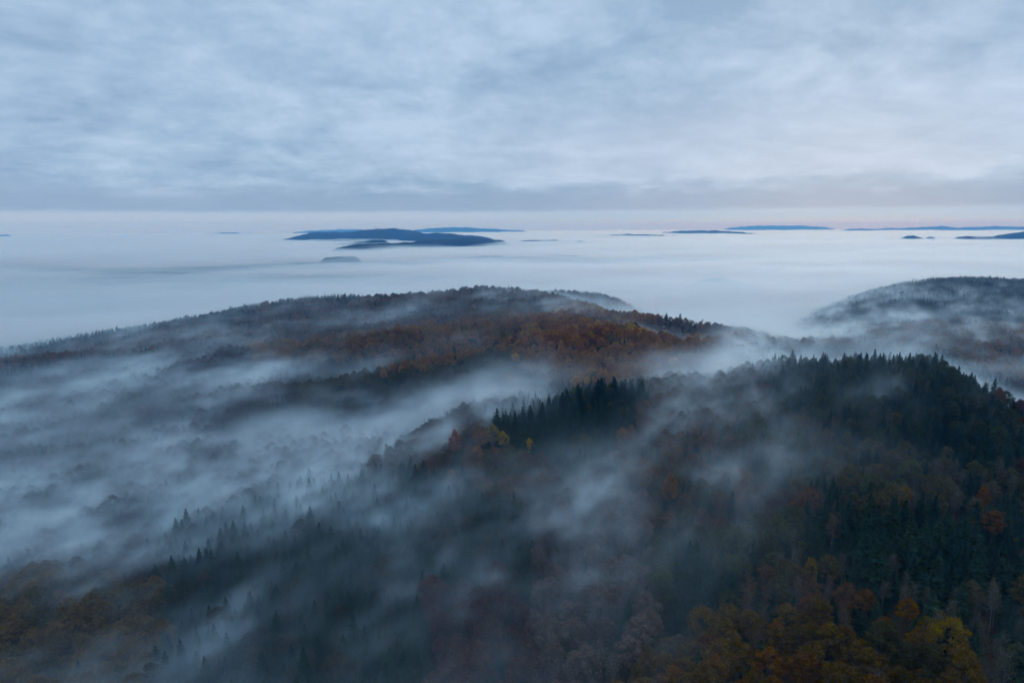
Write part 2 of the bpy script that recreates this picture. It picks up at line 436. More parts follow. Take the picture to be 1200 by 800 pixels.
# ------------------------------------------------------------------ drifting fog over the forest: opacity seen over each stretch of woodland
FM_V = np.arange(320, 801, 40)
FM = np.array([
 # 0    100   200   300   400   500   600   700   800   900  1000  1100  1200
 [.20, .20, .20, .20, .20, .20, .25, .30, .40, .60, .40, .15, .10],   # 320
 [.30, .30, .25, .22, .30, .18, .20, .06, .06, .80, .65, .35, .25],   # 360
 [.42, .42, .42, .42, .14, .04, .03, .02, .03, .70, .65, .45, .35],   # 400
 [.60, .60, .60, .75, .30, .10, .45, .08, .50, .30, .05, .05, .10],   # 440
 [.80, .75, .75, .75, .85, .80, .60, .00, .40, .22, .12, .05, .02],   # 480
 [.80, .75, .65, .75, .80, .65, .10, .15, .22, .18, .12, .05, .05],   # 520
 [.85, .82, .80, .72, .62, .28, .35, .45, .30, .40, .12, .05, .03],   # 560
 [.82, .86, .82, .50, .34, .30, .50, .60, .40, .40, .08, .02, .03],   # 600
 [.85, .82, .66, .36, .26, .30, .50, .55, .45, .18, .05, .02, .02],   # 640
 [.50, .52, .34, .25, .22, .22, .38, .45, .40, .18, .08, .03, .03],   # 680
 [.24, .22, .22, .30, .28, .26, .34, .42, .38, .15, .08, .04, .05],   # 720
 [.16, .18, .28, .32, .30, .32, .36, .38, .25, .05, .05, .04, .05],   # 760
 [.15, .25, .32, .32, .32, .28, .32, .32, .15, .03, .03, .04, .05]])  # 800
FM = FM * 0.88
FM[3:7, 0:5] *= 0.93
FM[5:8, 8:10] *= 0.72
FM[0:2, 10:] += 0.10
FM[6:8, 3:6] *= 0.9
FM[8:, 2:6] *= 0.72
FM[6:9, 2:6] = np.minimum(FM[6:9, 2:6] * 1.3, .8)
FM[4:6, 3:6] *= 0.85
FM[7:10, 7] *= 1.35
FM[6:, 6:] *= 0.66
FM[6:, 10:] *= 0.8
# brighter wisps: start, end, width in px, added optical depth
WISP = [(630,640,690,600,12,.9),(690,600,750,572,9,.7),(800,590,860,555,9,.8),(860,555,950,530,9,.6),(800,470,850,430,12,1.0),(850,430,900,385,14,1.2),
        (760,520,830,480,8,.5),(560,470,640,445,8,.8),(440,500,520,478,9,.8),(450,520,520,508,8,1.0),(100,620,240,560,16,.8),(0,620,120,590,14,.9),
        (170,530,330,470,9,.8),(0,545,150,505,10,.6),(200,470,320,425,9,.9),(300,440,400,408,9,1.0),(130,440,260,395,7,.8),(300,400,420,365,7,.9),
        (420,380,520,352,5,.7),(600,412,640,402,5,.9),(500,395,560,402,5,.5),(0,500,120,470,10,.5),(60,570,160,540,9,.5),(360,555,430,520,10,.5),
        (905,395,985,375,10,.8),(980,390,1080,372,9,.6),(1040,405,1150,400,7,.7),(900,455,1000,440,7,.35),(980,470,1080,440,6,.35),(420,720,480,690,8,.35),
        (700,660,760,590,16,.4),(180,790,290,740,14,.4),(640,360,760,362,6,1.2),(560,350,640,352,5,.5),(760,430,840,410,6,.5)]
CLEAR = [(350,460,560,428,14),(480,428,600,418,12),(300,405,600,385,12),(640,400,830,395,22),(590,500,750,468,26),(600,520,740,505,14),(930,430,1150,440,14),(960,500,1200,520,50),(1000,640,1200,700,60),
         (225,545,270,530,9),(300,588,330,600,10),(440,560,520,555,9),(800,650,850,640,14),(540,500,600,520,12),(0,745,120,720,20),(850,770,1100,740,22),
         (740,575,800,570,9),(225,440,280,420,7),(0,425,180,410,8)]
def seg_d(u, v, a):
    x1, y1, x2, y2 = a[:4]
    dx, dy = x2 - x1, y2 - y1
    t = np.clip(((u - x1) * dx + (v - y1) * dy) / (dx * dx + dy * dy), 0, 1)
    return np.hypot(u - x1 - t * dx, v - y1 - t * dy)
def fog_tau(x, y, zc):
    u, v = proj(x, y, zc)
    h = bil(hid, x, y)
    fu = np.clip(u / 100, 0, 11.999); fv = np.clip((v - 320) / 40, 0, 11.999)
    i, j = fv.astype(int), fu.astype(int); ti, tj = fv - i, fu - j
    ti, tj = ti * ti * (3 - 2 * ti), tj * tj * (3 - 2 * tj)
    op = (FM[i, j] * (1 - tj) + FM[i, j + 1] * tj) * (1 - ti) + (FM[i + 1, j] * (1 - tj) + FM[i + 1, j + 1] * tj) * ti
    tau = -np.log(1 - np.clip(op, 0, 0.93)) * 0.85
    ww = 0
    for w in WISP:
        ww = ww + w[5] * np.exp(-(seg_d(u, v, w) / w[4]) ** 2)
    tau = tau + ww * np.where(v > 500, 0.35, 0.6)
    for w in CLEAR:
        tau = tau * (1 - 0.85 * np.exp(-(seg_d(u, v, w) / w[4]) ** 2))
    hf = sstep(h, 4, 22)                       # pockets out of sight behind a ridge hold fog
    return tau * (1 - hf) + 1.3 * hf

def grf(shape, cell, L, beta, seed):
    """anisotropic random field; L = correlation lengths along, across and up, drift towards (0.5, 0.86)"""
    r_ = np.random.default_rng(seed)
    w = r_.standard_normal(shape)
    f = np.fft.rfftn(w)
    kx = np.fft.fftfreq(shape[0], cell[0])[:, None, None] * 2 * np.pi
    ky = np.fft.fftfreq(shape[1], cell[1])[None, :, None] * 2 * np.pi
    kz = np.fft.rfftfreq(shape[2], cell[2])[None, None] * 2 * np.pi
    c, s = 0.62, 0.785
    ka, kb = kx * c + ky * s, -kx * s + ky * c
    f *= (1 + (ka * L[0]) ** 2 + (kb * L[1]) ** 2 + (kz * L[2]) ** 2) ** (-beta)
    w = np.fft.irfftn(f, shape)
    return (w - w.mean()) / w.std()

M_fog = volume_mat('drifting_fog', FOGC, attr='density', aniso=0.5, absorb=(0.76, 0.94, 1.0))
M_bank = volume_mat('rolling_fog', FOGC, attr='density', aniso=0.6)
SPLIT = 590.0
f_near = lambda x, y: sstep(y, SPLIT + 35, SPLIT - 35) * sstep(np.abs(x / y), 1.0, 0.9)
f_mid = lambda x, y: sstep(y, SPLIT - 35, SPLIT + 35) * sstep(y, 2150, 1900) * sstep(np.abs(x / y), 1.0, 0.9)
def canopy_layer(thick):
    def f(XX, YY):
        zc = bil(Zc, XX, YY)
        tau = fog_tau(XX, YY, zc)
        dist = np.sqrt(XX ** 2 + YY ** 2 + zc ** 2)
        sin_el = np.clip(-zc / dist, 0.05, 1) + 0.10
        T = thick * (0.75 + 0.5 * vnoise(XX / 70, YY / 110, 106))
        a_, b_ = XX * 0.62 + YY * 0.785, -XX * 0.785 + YY * 0.62
        wob = fbm(XX / 60, YY / 80, 3, 211) * 22
        pat = fbm((a_ + wob) / 120, (b_ + wob) / 46, 4, 207, 0.6)           # torn patches drifting with the wind
        pat2 = fbm(a_ / 40 + pat, b_ / 22, 3, 217, 0.6)
        tau = tau * np.exp((1.25 * pat + 0.5 * pat2) * (1 - 0.6 * np.clip(tau / 1.4, 0, 1)) * (1 - 0.65 * sstep(YY, 1100, 1500)) - 0.08)
        return zc, T, tau * sin_el / (T * 0.62), 0.00016
    return f
def bank_layer(XX, YY):
    base = sea_top(XX, YY) + 4
    T = 18 + 26 * sstep(fbm(XX / 700, YY / 520, 4, 57), -0.35, 0.6)
    return base, T, 0.0008 + 0.0035 * sstep(fbm(XX / 900, YY / 420, 3, 58), -0.5, 0.5), 0.0
def fog_volume(name, label, x0, x1, y0, y1, cx, cz, layer, Ls, seed, fade, mat, amp=(0.85, 0.62)):
    """a block of real 3-D fog density lying on a surface (the tree tops, or the top of the sea of fog)"""
    xs = np.arange(x0 + cx / 2, x1, cx); ys = np.arange(y0 + cx / 2, y1, cx)
    XX, YY = np.meshgrid(xs, ys, indexing='ij')
    zc, T, dens2, mist = layer(XX, YY)
    inside = np.abs(XX / YY) < 1.0
    zmin, zmax = zc[inside].min() - 12, zc[inside].max() + T.max() * 1.25
    zs = np.arange(zmin + cz / 2, zmax, cz)
    nx, ny, nz = len(xs), len(ys), len(zs)
    n1 = grf((nx, ny, nz), (cx, cx, cz), Ls, 1.35, seed)
    n2 = grf((nx, ny, nz), (cx, cx, cz), [l * 0.34 for l in Ls], 1.05, seed + 1)
    hz = zs[None, None] - zc[:, :, None]
    hn = hz / T[:, :, None] + 0.24 * n1 + 0.10 * n2
    prof = (1 - sstep(hn, 0.25, 1.0)) * sstep(hz, -14, 2)
    mod = np.exp(amp[0] * n1 + amp[1] * n2); mod /= mod.mean()
    D = (dens2[:, :, None] * mod + mist) * prof
    D *= (fade(XX, YY) * inside)[:, :, None]
    D[D < 0.00008] = 0
    D = D.astype(np.float32)
    me = bpy.data.meshes.new(name)
    me.vertices.add(D.size)
    at = me.attributes.new('d', 'FLOAT', 'POINT')
    at.data.foreach_set('value', D.transpose(2, 1, 0).ravel())        # index = (z*ny + y)*nx + x
    me.materials.append(mat)
    o = link(name, me, kind='stuff', label=label)
    ng = bpy.data.node_groups.new(name, 'GeometryNodeTree')
    ng.interface.new_socket('Geometry', in_out='INPUT', socket_type='NodeSocketGeometry')
    ng.interface.new_socket('Geometry', in_out='OUTPUT', socket_type='NodeSocketGeometry')
    t = NT(ng)
    gi = ng.nodes.new('NodeGroupInput'); go = ng.nodes.new('NodeGroupOutput')
    pos = t.n('GeometryNodeInputPosition')
    sp = t.n('ShaderNodeSeparateXYZ', Vector=pos.outputs[0])
    def ax(s_, lo_, c_, n_):
        a = t.math('DIVIDE', t.math('SUBTRACT', s_, lo_ - 0.0), c_)
        a = t.math('ROUND', a)
        return t.math('MINIMUM', t.math('MAXIMUM', a, 0.0), float(n_ - 1))
    Z0 = float(zs[0]) + CAMZ
    ixn = ax(sp.outputs[0], float(xs[0]), cx, nx); iyn = ax(sp.outputs[1], float(ys[0]), cx, ny); izn = ax(sp.outputs[2], Z0, cz, nz)
    # integer arithmetic keeps the index exact
    def im(a, m_, b):
        n_ = t.n('FunctionNodeIntegerMath', {'operation': 'MULTIPLY_ADD'})
        for sk, vv in zip(n_.inputs, (a, m_, b)):
            if isinstance(vv, bpy.types.NodeSocket): t.t.links.new(vv, sk)
            else: sk.default_value = vv
        return n_.outputs[0]
    idx = im(im(izn, ny, iyn), nx, ixn)
    na = t.n('GeometryNodeInputNamedAttribute', {'data_type': 'FLOAT'}, Name='d')
    si = t.n('GeometryNodeSampleIndex', {'data_type': 'FLOAT', 'domain': 'POINT'})
    t.t.links.new(gi.outputs[0], si.inputs['Geometry'])
    t.t.links.new(na.outputs[0], si.inputs['Value'])
    t.t.links.new(idx, si.inputs['Index'])
    vc = t.n('GeometryNodeVolumeCube', Density=si.outputs[0], Background=0.0,
             Min=(float(xs[0]), float(ys[0]), Z0), Max=(float(xs[-1]), float(ys[-1]), float(zs[-1]) + CAMZ),
             Resolution_X=nx, Resolution_Y=ny, Resolution_Z=nz)
    sm = t.n('GeometryNodeSetMaterial', Geometry=vc.outputs[0], Material=mat)
    t.t.links.new(sm.outputs[0], go.inputs[0])
    md = o.modifiers.new('fog', 'NODES'); md.node_group = ng
    print(name, nx, ny, nz, 'mean', float(D.mean()), 'max', float(D.max()))
    return o
fog_volume('near_fog', 'thin torn veils of fog drifting over the nearest forest slopes', -620, 620, 130, SPLIT + 40, 2.6, 3.2, canopy_layer(30.0), (22, 11, 9), 101, f_near, M_fog, (0.8, 0.75))
fog_volume('valley_fog', 'bright streaks of fog lying in the hollows between wooded ridges', -2000, 2000, SPLIT - 40, 2160, 8.0, 5.0, canopy_layer(32.0), (36, 18, 11), 202, f_mid, M_fog, (0.85, 0.7))
fog_volume('fog_bank', 'soft rolling banks of fog on top of the sea of fog beyond the ridge', -5200, 5200, 1850, 7600, 30.0, 8.0, bank_layer, (520, 190, 26), 303,
           lambda x, y: sstep(y, 1900, 2300) * sstep(y, 7550, 6400) * sstep(np.abs(x / y), 1.0, 0.9), M_bank, (0.5, 0.35))

# ------------------------------------------------------------------ tree shapes
def tube(p0, p1, r0, r1, n=5, off=0):
    p0, p1 = np.array(p0, float), np.array(p1, float)
    d = p1 - p0; d /= np.linalg.norm(d)
    a = np.cross(d, (0.3, 1, 0.2)); a /= np.linalg.norm(a); b = np.cross(d, a)
    t_ = np.arange(n) * 2 * np.pi / n
    ring = np.cos(t_)[:, None] * a + np.sin(t_)[:, None] * b
    v = np.vstack([p0 + ring * r0, p1 + ring * r1])
    i = np.arange(n)
    f = np.stack([i, (i + 1) % n, (i + 1) % n + n, i + n], -1) + off
    return v, f
def join(parts):
    Vs, Fs, o = [], [], 0
    for v, f in parts:
        Vs.append(v); Fs.append(f + o); o += len(v)
    return np.vstack(Vs), np.vstack(Fs)
def quads(C, N, size, r_, asp=0.75):
    """leaf sprays: one small bent quad at every centre C facing roughly N"""
    n = len(C)
    N = N / (np.linalg.norm(N, axis=1, keepdims=True) + 1e-9)
    N = N + r_.normal(0, 0.55, (n, 3)); N /= np.linalg.norm(N, axis=1, keepdims=True)
    T = np.cross(N, r_.normal(0, 1, (n, 3))); T /= np.linalg.norm(T, axis=1, keepdims=True)
    B = np.cross(N, T)
    s = size * r_.uniform(0.6, 1.35, (n, 1))
    V = np.stack([C - T * s - B * s * asp * r_.uniform(.5, 1, (n, 1)), C + T * s * r_.uniform(.5, 1, (n, 1)) - B * s * asp,
                  C + T * s + B * s * asp * r_.uniform(.5, 1, (n, 1)), C - T * s * r_.uniform(.4, 1, (n, 1)) + B * s * asp + N * s * 0.35], 1).reshape(-1, 3)
    return V, np.arange(4 * n).reshape(n, 4)
def broadleaf(seed, H=22.0, Rc=5.2, nleaf=2700, spread=1.0):
    r_ = np.random.default_rng(seed)
    tr = [tube((0, 0, -1), (0, 0, H * .3), .42, .33)]
    top_ = np.array([r_.normal(0, .3), r_.normal(0, .3), H * .72])
    tr.append(tube((0, 0, H * .3), top_, .33, .14))
    nl = 26
    lobes = []
    for i in range(nl):
        a = i * 2.4 + r_.uniform(-.4, .4)
        e = (i + .5) / nl
        rr = Rc * (0.30 + 0.55 * math.sin(math.pi * min(1, 0.18 + e * .78))) * r_.uniform(.8, 1.15)
        z = H * (0.48 + 0.44 * e)
        rr *= (1 - 0.75 * max(0, e - .6) / .4)
        lobes.append((rr * math.cos(a), rr * math.sin(a), z, Rc * r_.uniform(.20, .38)))
        p0 = np.array([0, 0, H * (.28 + .38 * e)])
        if i % 3 == 0: tr.append(tube(p0, (rr * math.cos(a) * .85, rr * math.sin(a) * .85, z), .13, .04, 4))
    vs = []
    Lb = np.array(lobes)
    pick = r_.choice(nl, nleaf, p=Lb[:, 3] ** 2 / (Lb[:, 3] ** 2).sum())
    d = r_.normal(0, 1, (nleaf, 3)); d[:, 2] = np.abs(d[:, 2]) * 1.0 - 0.25
    d /= np.linalg.norm(d, axis=1, keepdims=True)
    rad = Lb[pick, 3] * (0.40 + 0.85 * r_.random(nleaf) ** .8)
    C = Lb[pick, :3] + d * rad[:, None] * np.array([1, 1, .85])
    crown = quads(C, d, 0.27, r_)
    tv = []
    o = 0
    vtr = [x for x in tr if len(x[1]) and True]
    Vt, Ft = join(vtr)
    return (Vt, Ft), crown
def spruce(seed, H=23.0, Rb=3.9, droop=0.34):
    r_ = np.random.default_rng(seed)
    Vt, Ft = tube((0, 0, -1), (0, 0, H), .34, .03)
    C, F, o = [], [], 0
    z = H * 0.16
    while z < H * .985:
        t_ = (z / H - .16) / .84
        rad = Rb * (1 - t_) ** 0.8 * r_.uniform(.76, 1.16) + .12
        nb = int(6 + 6 * (1 - t_))
        a0 = r_.uniform(0, 6.3)
        for b in range(nb):
            a = a0 + b * 2 * math.pi / nb + r_.uniform(-.25, .25)
            L = rad * r_.uniform(.72, 1.18)
            dx, dy = math.cos(a), math.sin(a)
            w = (.30 + .17 * L) * r_.uniform(.8, 1.2)
            zz = z + r_.uniform(-.3, .3)
            m = [0.12, .55, 1.0]
            hgt = [0.12, -droop * L * .38, -droop * L * (.75) + .18]
            ws = [w * .55, w, w * .18]
            # flat spray in two segments, and a hanging fringe under it
            rows_ = []
            for q_, (mm, hh, w_) in enumerate(zip(m, hgt, ws)):
                c_ = np.array([dx * L * mm, dy * L * mm, zz + hh])
                s_ = np.array([-dy, dx, 0]) * w_
                rows_ += [c_ - s_ + (0, 0, -.14 * w_ * 2), c_ + s_ + (0, 0, -.14 * w_ * 2), c_ + (0, 0, -.45 * w_ - .10)]
            C += rows_
            F += [(o, o + 1, o + 4, o + 3), (o + 3, o + 4, o + 7, o + 6), (o, o + 2, o + 5, o + 3), (o + 1, o + 4, o + 5, o + 2), (o + 3, o + 5, o + 8, o + 6)]
            o += 9
        z += (0.62 + .38 * (1 - t_)) * r_.uniform(.85, 1.15)
    r2 = r_
    n = 260
    t_ = r2.random(n) ** 1.2
    a = r2.uniform(0, 6.3, n); rr = Rb * (1 - t_) ** .9 * r2.uniform(.55, 1.05, n)
    Cq = np.stack([rr * np.cos(a), rr * np.sin(a), H * (.16 + .84 * t_) - .3 * rr], -1)
    qv, qf = quads(Cq, np.stack([np.cos(a), np.sin(a), np.full(n, .8)], -1), .26, r2)
    cv, cf = join([(np.array(C), np.array(F)), (qv, qf)])
    return (Vt, Ft), (cv, cf)
def bare(seed, H=21.0, Rc=3.6, nleaf=420):
    """thin late autumn tree: pale stem, rising twigs and the last few leaves"""
    r_ = np.random.default_rng(seed)
    tr = [tube((0, 0, -1), (0, 0, H * .45), .30, .20), tube((0, 0, H * .45), (r_.normal(0, .3), r_.normal(0, .3), H), .20, .03)]
    tips = []
    for i in range(30):
        e = (i + .5) / 30
        a = i * 2.4 + r_.uniform(-.4, .4)
        z0 = H * (.38 + .5 * e); L = Rc * (1.05 - .75 * e) * r_.uniform(.7, 1.15)
        p1 = np.array([math.cos(a) * L, math.sin(a) * L, z0 + L * .95])
        p0 = np.array([0, 0, z0])
        tr.append(tube(p0, p1, .08, .035, 3))
        for j in range(4):
            m = r_.uniform(.35, .95)
            s0 = p0 + (p1 - p0) * m
            e1 = s0 + r_.normal(0, .8, 3) * (1, 1, .5) + (0, 0, 1.2)
            tr.append(tube(s0, e1, .035, .018, 3)); tips.append(e1); tips.append(s0)
    # three-sided twigs are written with the same quad layout as the stem
    Vs, Fs, o = [], [], 0
    for v, f in tr:
        Vs.append(v); Fs.append(f + o); o += len(v)
    tips = np.array(tips)
    C = tips[r_.integers(0, len(tips), nleaf)] + r_.normal(0, .38, (nleaf, 3))
    crown = quads(C, r_.normal(0, 1, (nleaf, 3)) + (0, 0, .6), 0.20, r_)
    return (np.vstack(Vs), np.vstack(Fs)), crown

KIND = {
 'spruce_tree': dict(protos=[spruce(10 + i, H=h, Rb=b) for i, (h, b) in enumerate([(22, 5.6), (20, 5.2), (24, 6.2), (19, 5.8), (22, 4.8)])], m=(M_need_o, M_need_i), bark=M_bark),
 'beech_tree': dict(protos=[broadleaf(40 + i, H=h, Rc=b) for i, (h, b) in enumerate([(22, 5.4), (20, 5.0), (23, 6.0), (21, 4.6), (22, 5.8), (19, 5.2)])], m=(M_leaf_o, M_leaf_i), bark=M_bark),
 'birch_tree': dict(protos=[bare(70 + i, H=h, Rc=b) for i, (h, b) in enumerate([(22, 3.6), (20, 3.9), (23, 3.2), (21, 4.2)])], m=(M_leaf_o, M_leaf_i), bark=M_barkp)}
for kn, kd in KIND.items():
    kd['tm'], kd['cm'] = [], []
    kc = bpy.data.collections.new(kn + '_shapes')
    for i, (tr, cr) in enumerate(kd['protos']):
        kd['tm'].append(mesh_np(kn + '_trunk', tr[0], tr[1], [kd['bark']], True))
        kd['cm'].append(mesh_np(kn + '_crown', cr[0], cr[1], [kd['m'][0]]))
        v, f = join([tr, cr])
        mm = mesh_np(kn + '_whole', v, f, [kd['bark'], kd['m'][1]], False, np.r_[np.zeros(len(tr[1])), np.ones(len(cr[1]))])
        po = bpy.data.objects.new('%s_shape_%d' % (kn, i), mm)
        kc.objects.link(po)
    kd['col'] = kc

# ------------------------------------------------------------------ where each kind grows (outlines over the photograph's ground)
def inpoly(u, v, poly):
    c = np.zeros(u.shape, bool); n = len(poly)
    for i in range(n):
        x1, y1 = poly[i]; x2, y2 = poly[(i + 1) % n]
        cond = ((y1 > v) != (y2 > v)) & (u < (x2 - x1) * (v - y1) / (y2 - y1 + 1e-9) + x1)
        c ^= cond
    return c
# polygon, share of spruce, share of birch, palette
ZON = [
 ([(0,300),(1300,300),(1300,900),(-100,900),(-100,300)], .22, .38, 'mixed'),
 ([(-100,380),(300,340),(420,335),(420,352),(300,366),(200,382),(0,420),(-100,440)], .75, .1, 'brown'),
 ([(-100,450),(0,432),(180,402),(190,412),(0,448),(-100,470)], .85, .05, 'brown'),
 ([(0,418),(200,385),(300,372),(300,385),(180,405),(0,435)], .05, .65, 'mauve'),
 ([(300,352),(420,350),(640,330),(760,345),(700,362),(620,372),(430,388),(290,400)], .06, .55, 'mauve'),
 ([(290,400),(440,383),(640,360),(660,385),(560,402),(400,418),(290,425)], .10, .08, 'rust'),
 ([(340,450),(420,428),(560,406),(600,410),(600,440),(470,462),(350,480)], .14, .08, 'umber'),
 ([(440,420),(560,400),(640,395),(640,410),(560,412),(440,432)], .05, .2, 'rust'),
 ([(590,395),(640,360),(700,350),(860,370),(905,385),(850,430),(740,445),(640,440),(600,420)], .06, .03, 'fire'),
 ([(760,372),(905,372),(905,384),(760,384)], .12, .5, 'mauve'),
 ([(570,485),(610,462),(690,440),(765,438),(770,470),(820,480),(760,520),(660,535),(590,520)], .97, .0, 'olive'),
 ([(500,500),(570,490),(600,520),(640,560),(560,590),(440,600),(430,540)], .12, .1, 'ember'),
 ([(760,440),(900,420),(900,560),(760,600),(700,560)], .25, .30, 'ember'),
 ([(900,405),(1100,405),(1180,440),(1200,480),(1200,530),(1080,520),(960,480),(900,470)], .66, .10, 'darkwood'),
 ([(1040,470),(1200,470),(1200,560),(1050,540)], .70, .08, 'darkwood'),
 ([(860,480),(960,480),(1080,520),(1200,540),(1200,590),(1000,590),(860,540)], .30, .35, 'umber'),
 ([(940,585),(1200,570),(1300,570),(1300,900),(1160,800),(1100,720),(1000,650),(940,640)], .90, .05, 'ember'),
 ([(1050,660),(1200,660),(1200,800),(1080,800)], .55, .38, 'umber'),
 ([(170,610),(330,570),(440,545),(520,545),(620,600),(640,680),(560,700),(520,900),(150,900),(150,700)], .80, .08, 'brown'),
 ([(500,680),(560,650),(620,690),(620,800),(620,900),(500,900)], .10, .05, 'wine'),
 ([(-100,665),(60,655),(190,670),(190,740),(120,900),(-100,900)], .05, .0, 'ochre'),
 ([(750,610),(930,590),(960,640),(900,690),(760,690)], .25, .05, 'olive'),
 ([(770,630),(870,625),(860,690),(780,690)], .70, .0, 'olive'),
 ([(620,600),(760,560),(760,680),(840,700),(700,800),(620,800)], .10, .45, 'pink'),
 ([(880,640),(1000,650),(1060,680),(1000,720),(860,720)], .25, .35, 'ember'),
 ([(640,900),(760,740),(860,690),(1000,690),(1110,720),(1160,800),(1200,900)], .04, .04, 'gold'),
 ([(930,340),(1050,310),(1300,310),(1300,372),(1000,372)], .80, .1, 'brown'),
 ([(930,372),(1300,372),(1300,440),(1190,440),(1100,405),(900,400)], .25, .35, 'rust'),
]
PAL = {  # linear colours with weights
 'mixed': [((.085,.045,.030),3),((.12,.050,.030),2),((.060,.055,.030),2),((.16,.07,.02),1)],
 'brown': [((.060,.045,.025),3),((.050,.050,.025),2)],
 'mauve': [((.21,.130,.095),3),((.15,.105,.080),2),((.27,.125,.070),1.5)],
 'rust': [((.27,.125,.050),3),((.19,.125,.050),2),((.20,.092,.045),2)],
 'umber': [((.10,.078,.036),3),((.075,.080,.034),3),((.15,.09,.036),1)],
 'darkwood': [((.050,.062,.028),4),((.085,.070,.030),2),((.13,.08,.03),.6)],
 'fire': [((.32,.135,.042),3),((.25,.092,.036),2.2),((.42,.22,.05),1.4),((.15,.11,.04),2.2)],
 'ember': [((.14,.062,.025),2),((.09,.065,.024),2.5),((.20,.085,.02),.8)],
 'olive': [((.065,.065,.020),3),((.13,.085,.020),2)],
 'wine': [((.095,.044,.032),3),((.10,.050,.030),1)],
 'ochre': [((.15,.085,.025),3),((.085,.065,.022),2),((.20,.085,.02),1)],
 'pink': [((.15,.095,.075),3),((.18,.09,.055),1)],
 'gold': [((.120,.066,.016),3),((.150,.058,.014),2.4),((.060,.050,.018),2.4),((.075,.028,.016),1.8),((.19,.115,.018),.5)],
}
TREES = []      # kind, x, y, z, rot, scale, shape, colour, palette name, u, v, zone
Ysq = []
def scatter():
    out = []
    for (ya, yb, sp) in ((150, 700, 7.2), (700, 1300, 8.2), (1300, 2350, 9.5)):
        xm = yb * 0.92 + 40
        gx = np.arange(-xm, xm, sp); gy = np.arange(ya, yb, sp)
        a, b = np.meshgrid(gx, gy)
        a = a + rng.uniform(-.42, .42, a.shape) * sp; b = b + rng.uniform(-.42, .42, b.shape) * sp
        a, b = a.ravel(), b.ravel()
        kx_ = np.abs(a / b) < 0.90
        out.append(np.stack([a[kx_], b[kx_]], -1))
    return np.vstack(out)
P = scatter()
x, y = P[:, 0], P[:, 1]
zc = bil(Zc, x, y); hd = bil(hid, x, y)
u, v = proj(x, y, zc)
ok = (hd < 16) & (v > 300) & (v < 960) & (zc > -300)
x, y, zc, u, v, hd = (a[ok] for a in (x, y, zc, u, v, hd))
zone = np.zeros(len(x), int)
ju, jv = u + fbm(x / 40, y / 40, 2, 71) * 14, v + fbm(x / 40, y / 40, 2, 73) * 8
for zi, zz in enumerate(ZON):
    zone[inpoly(ju, jv, zz[0])] = zi
patch = fbm(x / 60, y / 60, 3, 81)
rsel = np.clip(rng.random(len(x)) + patch * 0.35, 0, 1)
kind = np.full(len(x), 1)
shs = np.array([z_[1] for z_ in ZON])[zone]; shb = np.array([z_[2] for z_ in ZON])[zone]
kind[rsel < shs] = 0
kind[(rsel >= shs) & (rng.random(len(x)) < shb / (1 - shs + 1e-6))] = 2
KN = ['spruce_tree', 'beech_tree', 'birch_tree']
col = np.zeros((len(x), 3)); ptone = np.zeros(len(x), int)
pn = fbm(x / 35 + 9, y / 35, 2, 91) * .5 + rng.random(len(x)) * .75 - .12
for zi, zz in enumerate(ZON):
    pal = PAL[zz[3]]
    w = np.cumsum([p[1] for p in pal]); w = w / w[-1]
    s_ = zone == zi
    j = np.minimum(np.searchsorted(w, np.clip(pn[s_], 0, .999)), len(pal) - 1)
    col[s_] = np.array([p[0] for p in pal])[j]
    ptone[s_] = j
sc_ = kind == 0
gsel = rng.random(len(x))[:, None]
col[sc_] = (np.array([.014, .034, .022]) * (1 - gsel) + np.array([.026, .048, .026]) * gsel)[sc_]
bi = kind == 2
col[bi] = col[bi] * .75 + np.array([.05, .045, .042]) * .5
col *= rng.uniform(.8, 1.25, (len(x), 1))
scl = np.where(kind == 0, rng.uniform(.62, 1.2, len(x)), rng.uniform(.62, 1.16, len(x))) * (0.93 + .12 * fbm(x / 80, y / 80, 2, 95))
sp_taper = np.where((kind == 0) & (shs < .5), .80, 1.0)
scl *= sp_taper
rot = rng.uniform(0, 6.283, len(x))
shape = rng.integers(0, 60, len(x))
zb = bil(Zg, x, y)
print('trees', len(x), 'spruce', int((kind == 0).sum()), 'beech', int((kind == 1).sum()), 'birch', int((kind == 2).sum()))

PLACES = [  # (u, v, words)
 (60,735,'in the lower left corner of the wood'),(150,690,'at the fog edge of the lower left wood'),(330,600,'in the dark clump rising from the left hand fog'),
 (260,760,'in the shaded hollow at the bottom left'),(420,760,'in the dark hollow at the bottom centre'),(480,570,'in the small clump below the bleached snag'),
 (400,660,'on the shaded slope below the central fog'),(560,740,'in the wine red patch at the bottom centre'),(570,540,'on the ember coloured knoll below the spruce stand'),
 (660,490,'in the black spruce stand on the central ridge'),(690,620,'under the bluish fog veil in the centre'),(700,740,'in the pinkish mist left of the golden grove'),
 (820,650,'in the olive grove right of the central fog veil'),(830,510,'on the misty saddle between the two spruce ridges'),(900,755,'in the golden grove at the bottom edge'),
 (1000,700,'at the upper rim of the golden grove'),(1060,770,'in the rust and gold corner of the grove'),(1150,760,'in the dim lower right corner'),
 (1000,600,'at the left edge of the dark right hand forest'),(1120,630,'in the middle of the dark right hand forest'),(1000,530,'on the brown slope below the right hand ridge'),
 (1120,540,'on the brown shoulder at the right edge'),(1000,440,'on the near right ridge top'),(1120,450,'near the right end of the near ridge'),
 (740,400,'on the rust red central hillside'),(660,390,'at the left flank of the rust red hillside'),(440,445,'in the brown wooded spur above the valley fog'),
 (200,450,'in the fog streaks on the left slope'),(100,560,'sunk in the deep fog at the left'),(400,520,'sunk in the bright valley fog')]
PU = np.array([(a, b) for a, b, _ in PLACES], float)
def place_of(u_, v_):
    return PLACES[int(np.argmin((PU[:, 0] - u_) ** 2 + ((PU[:, 1] - v_) * 1.3) ** 2))][2]
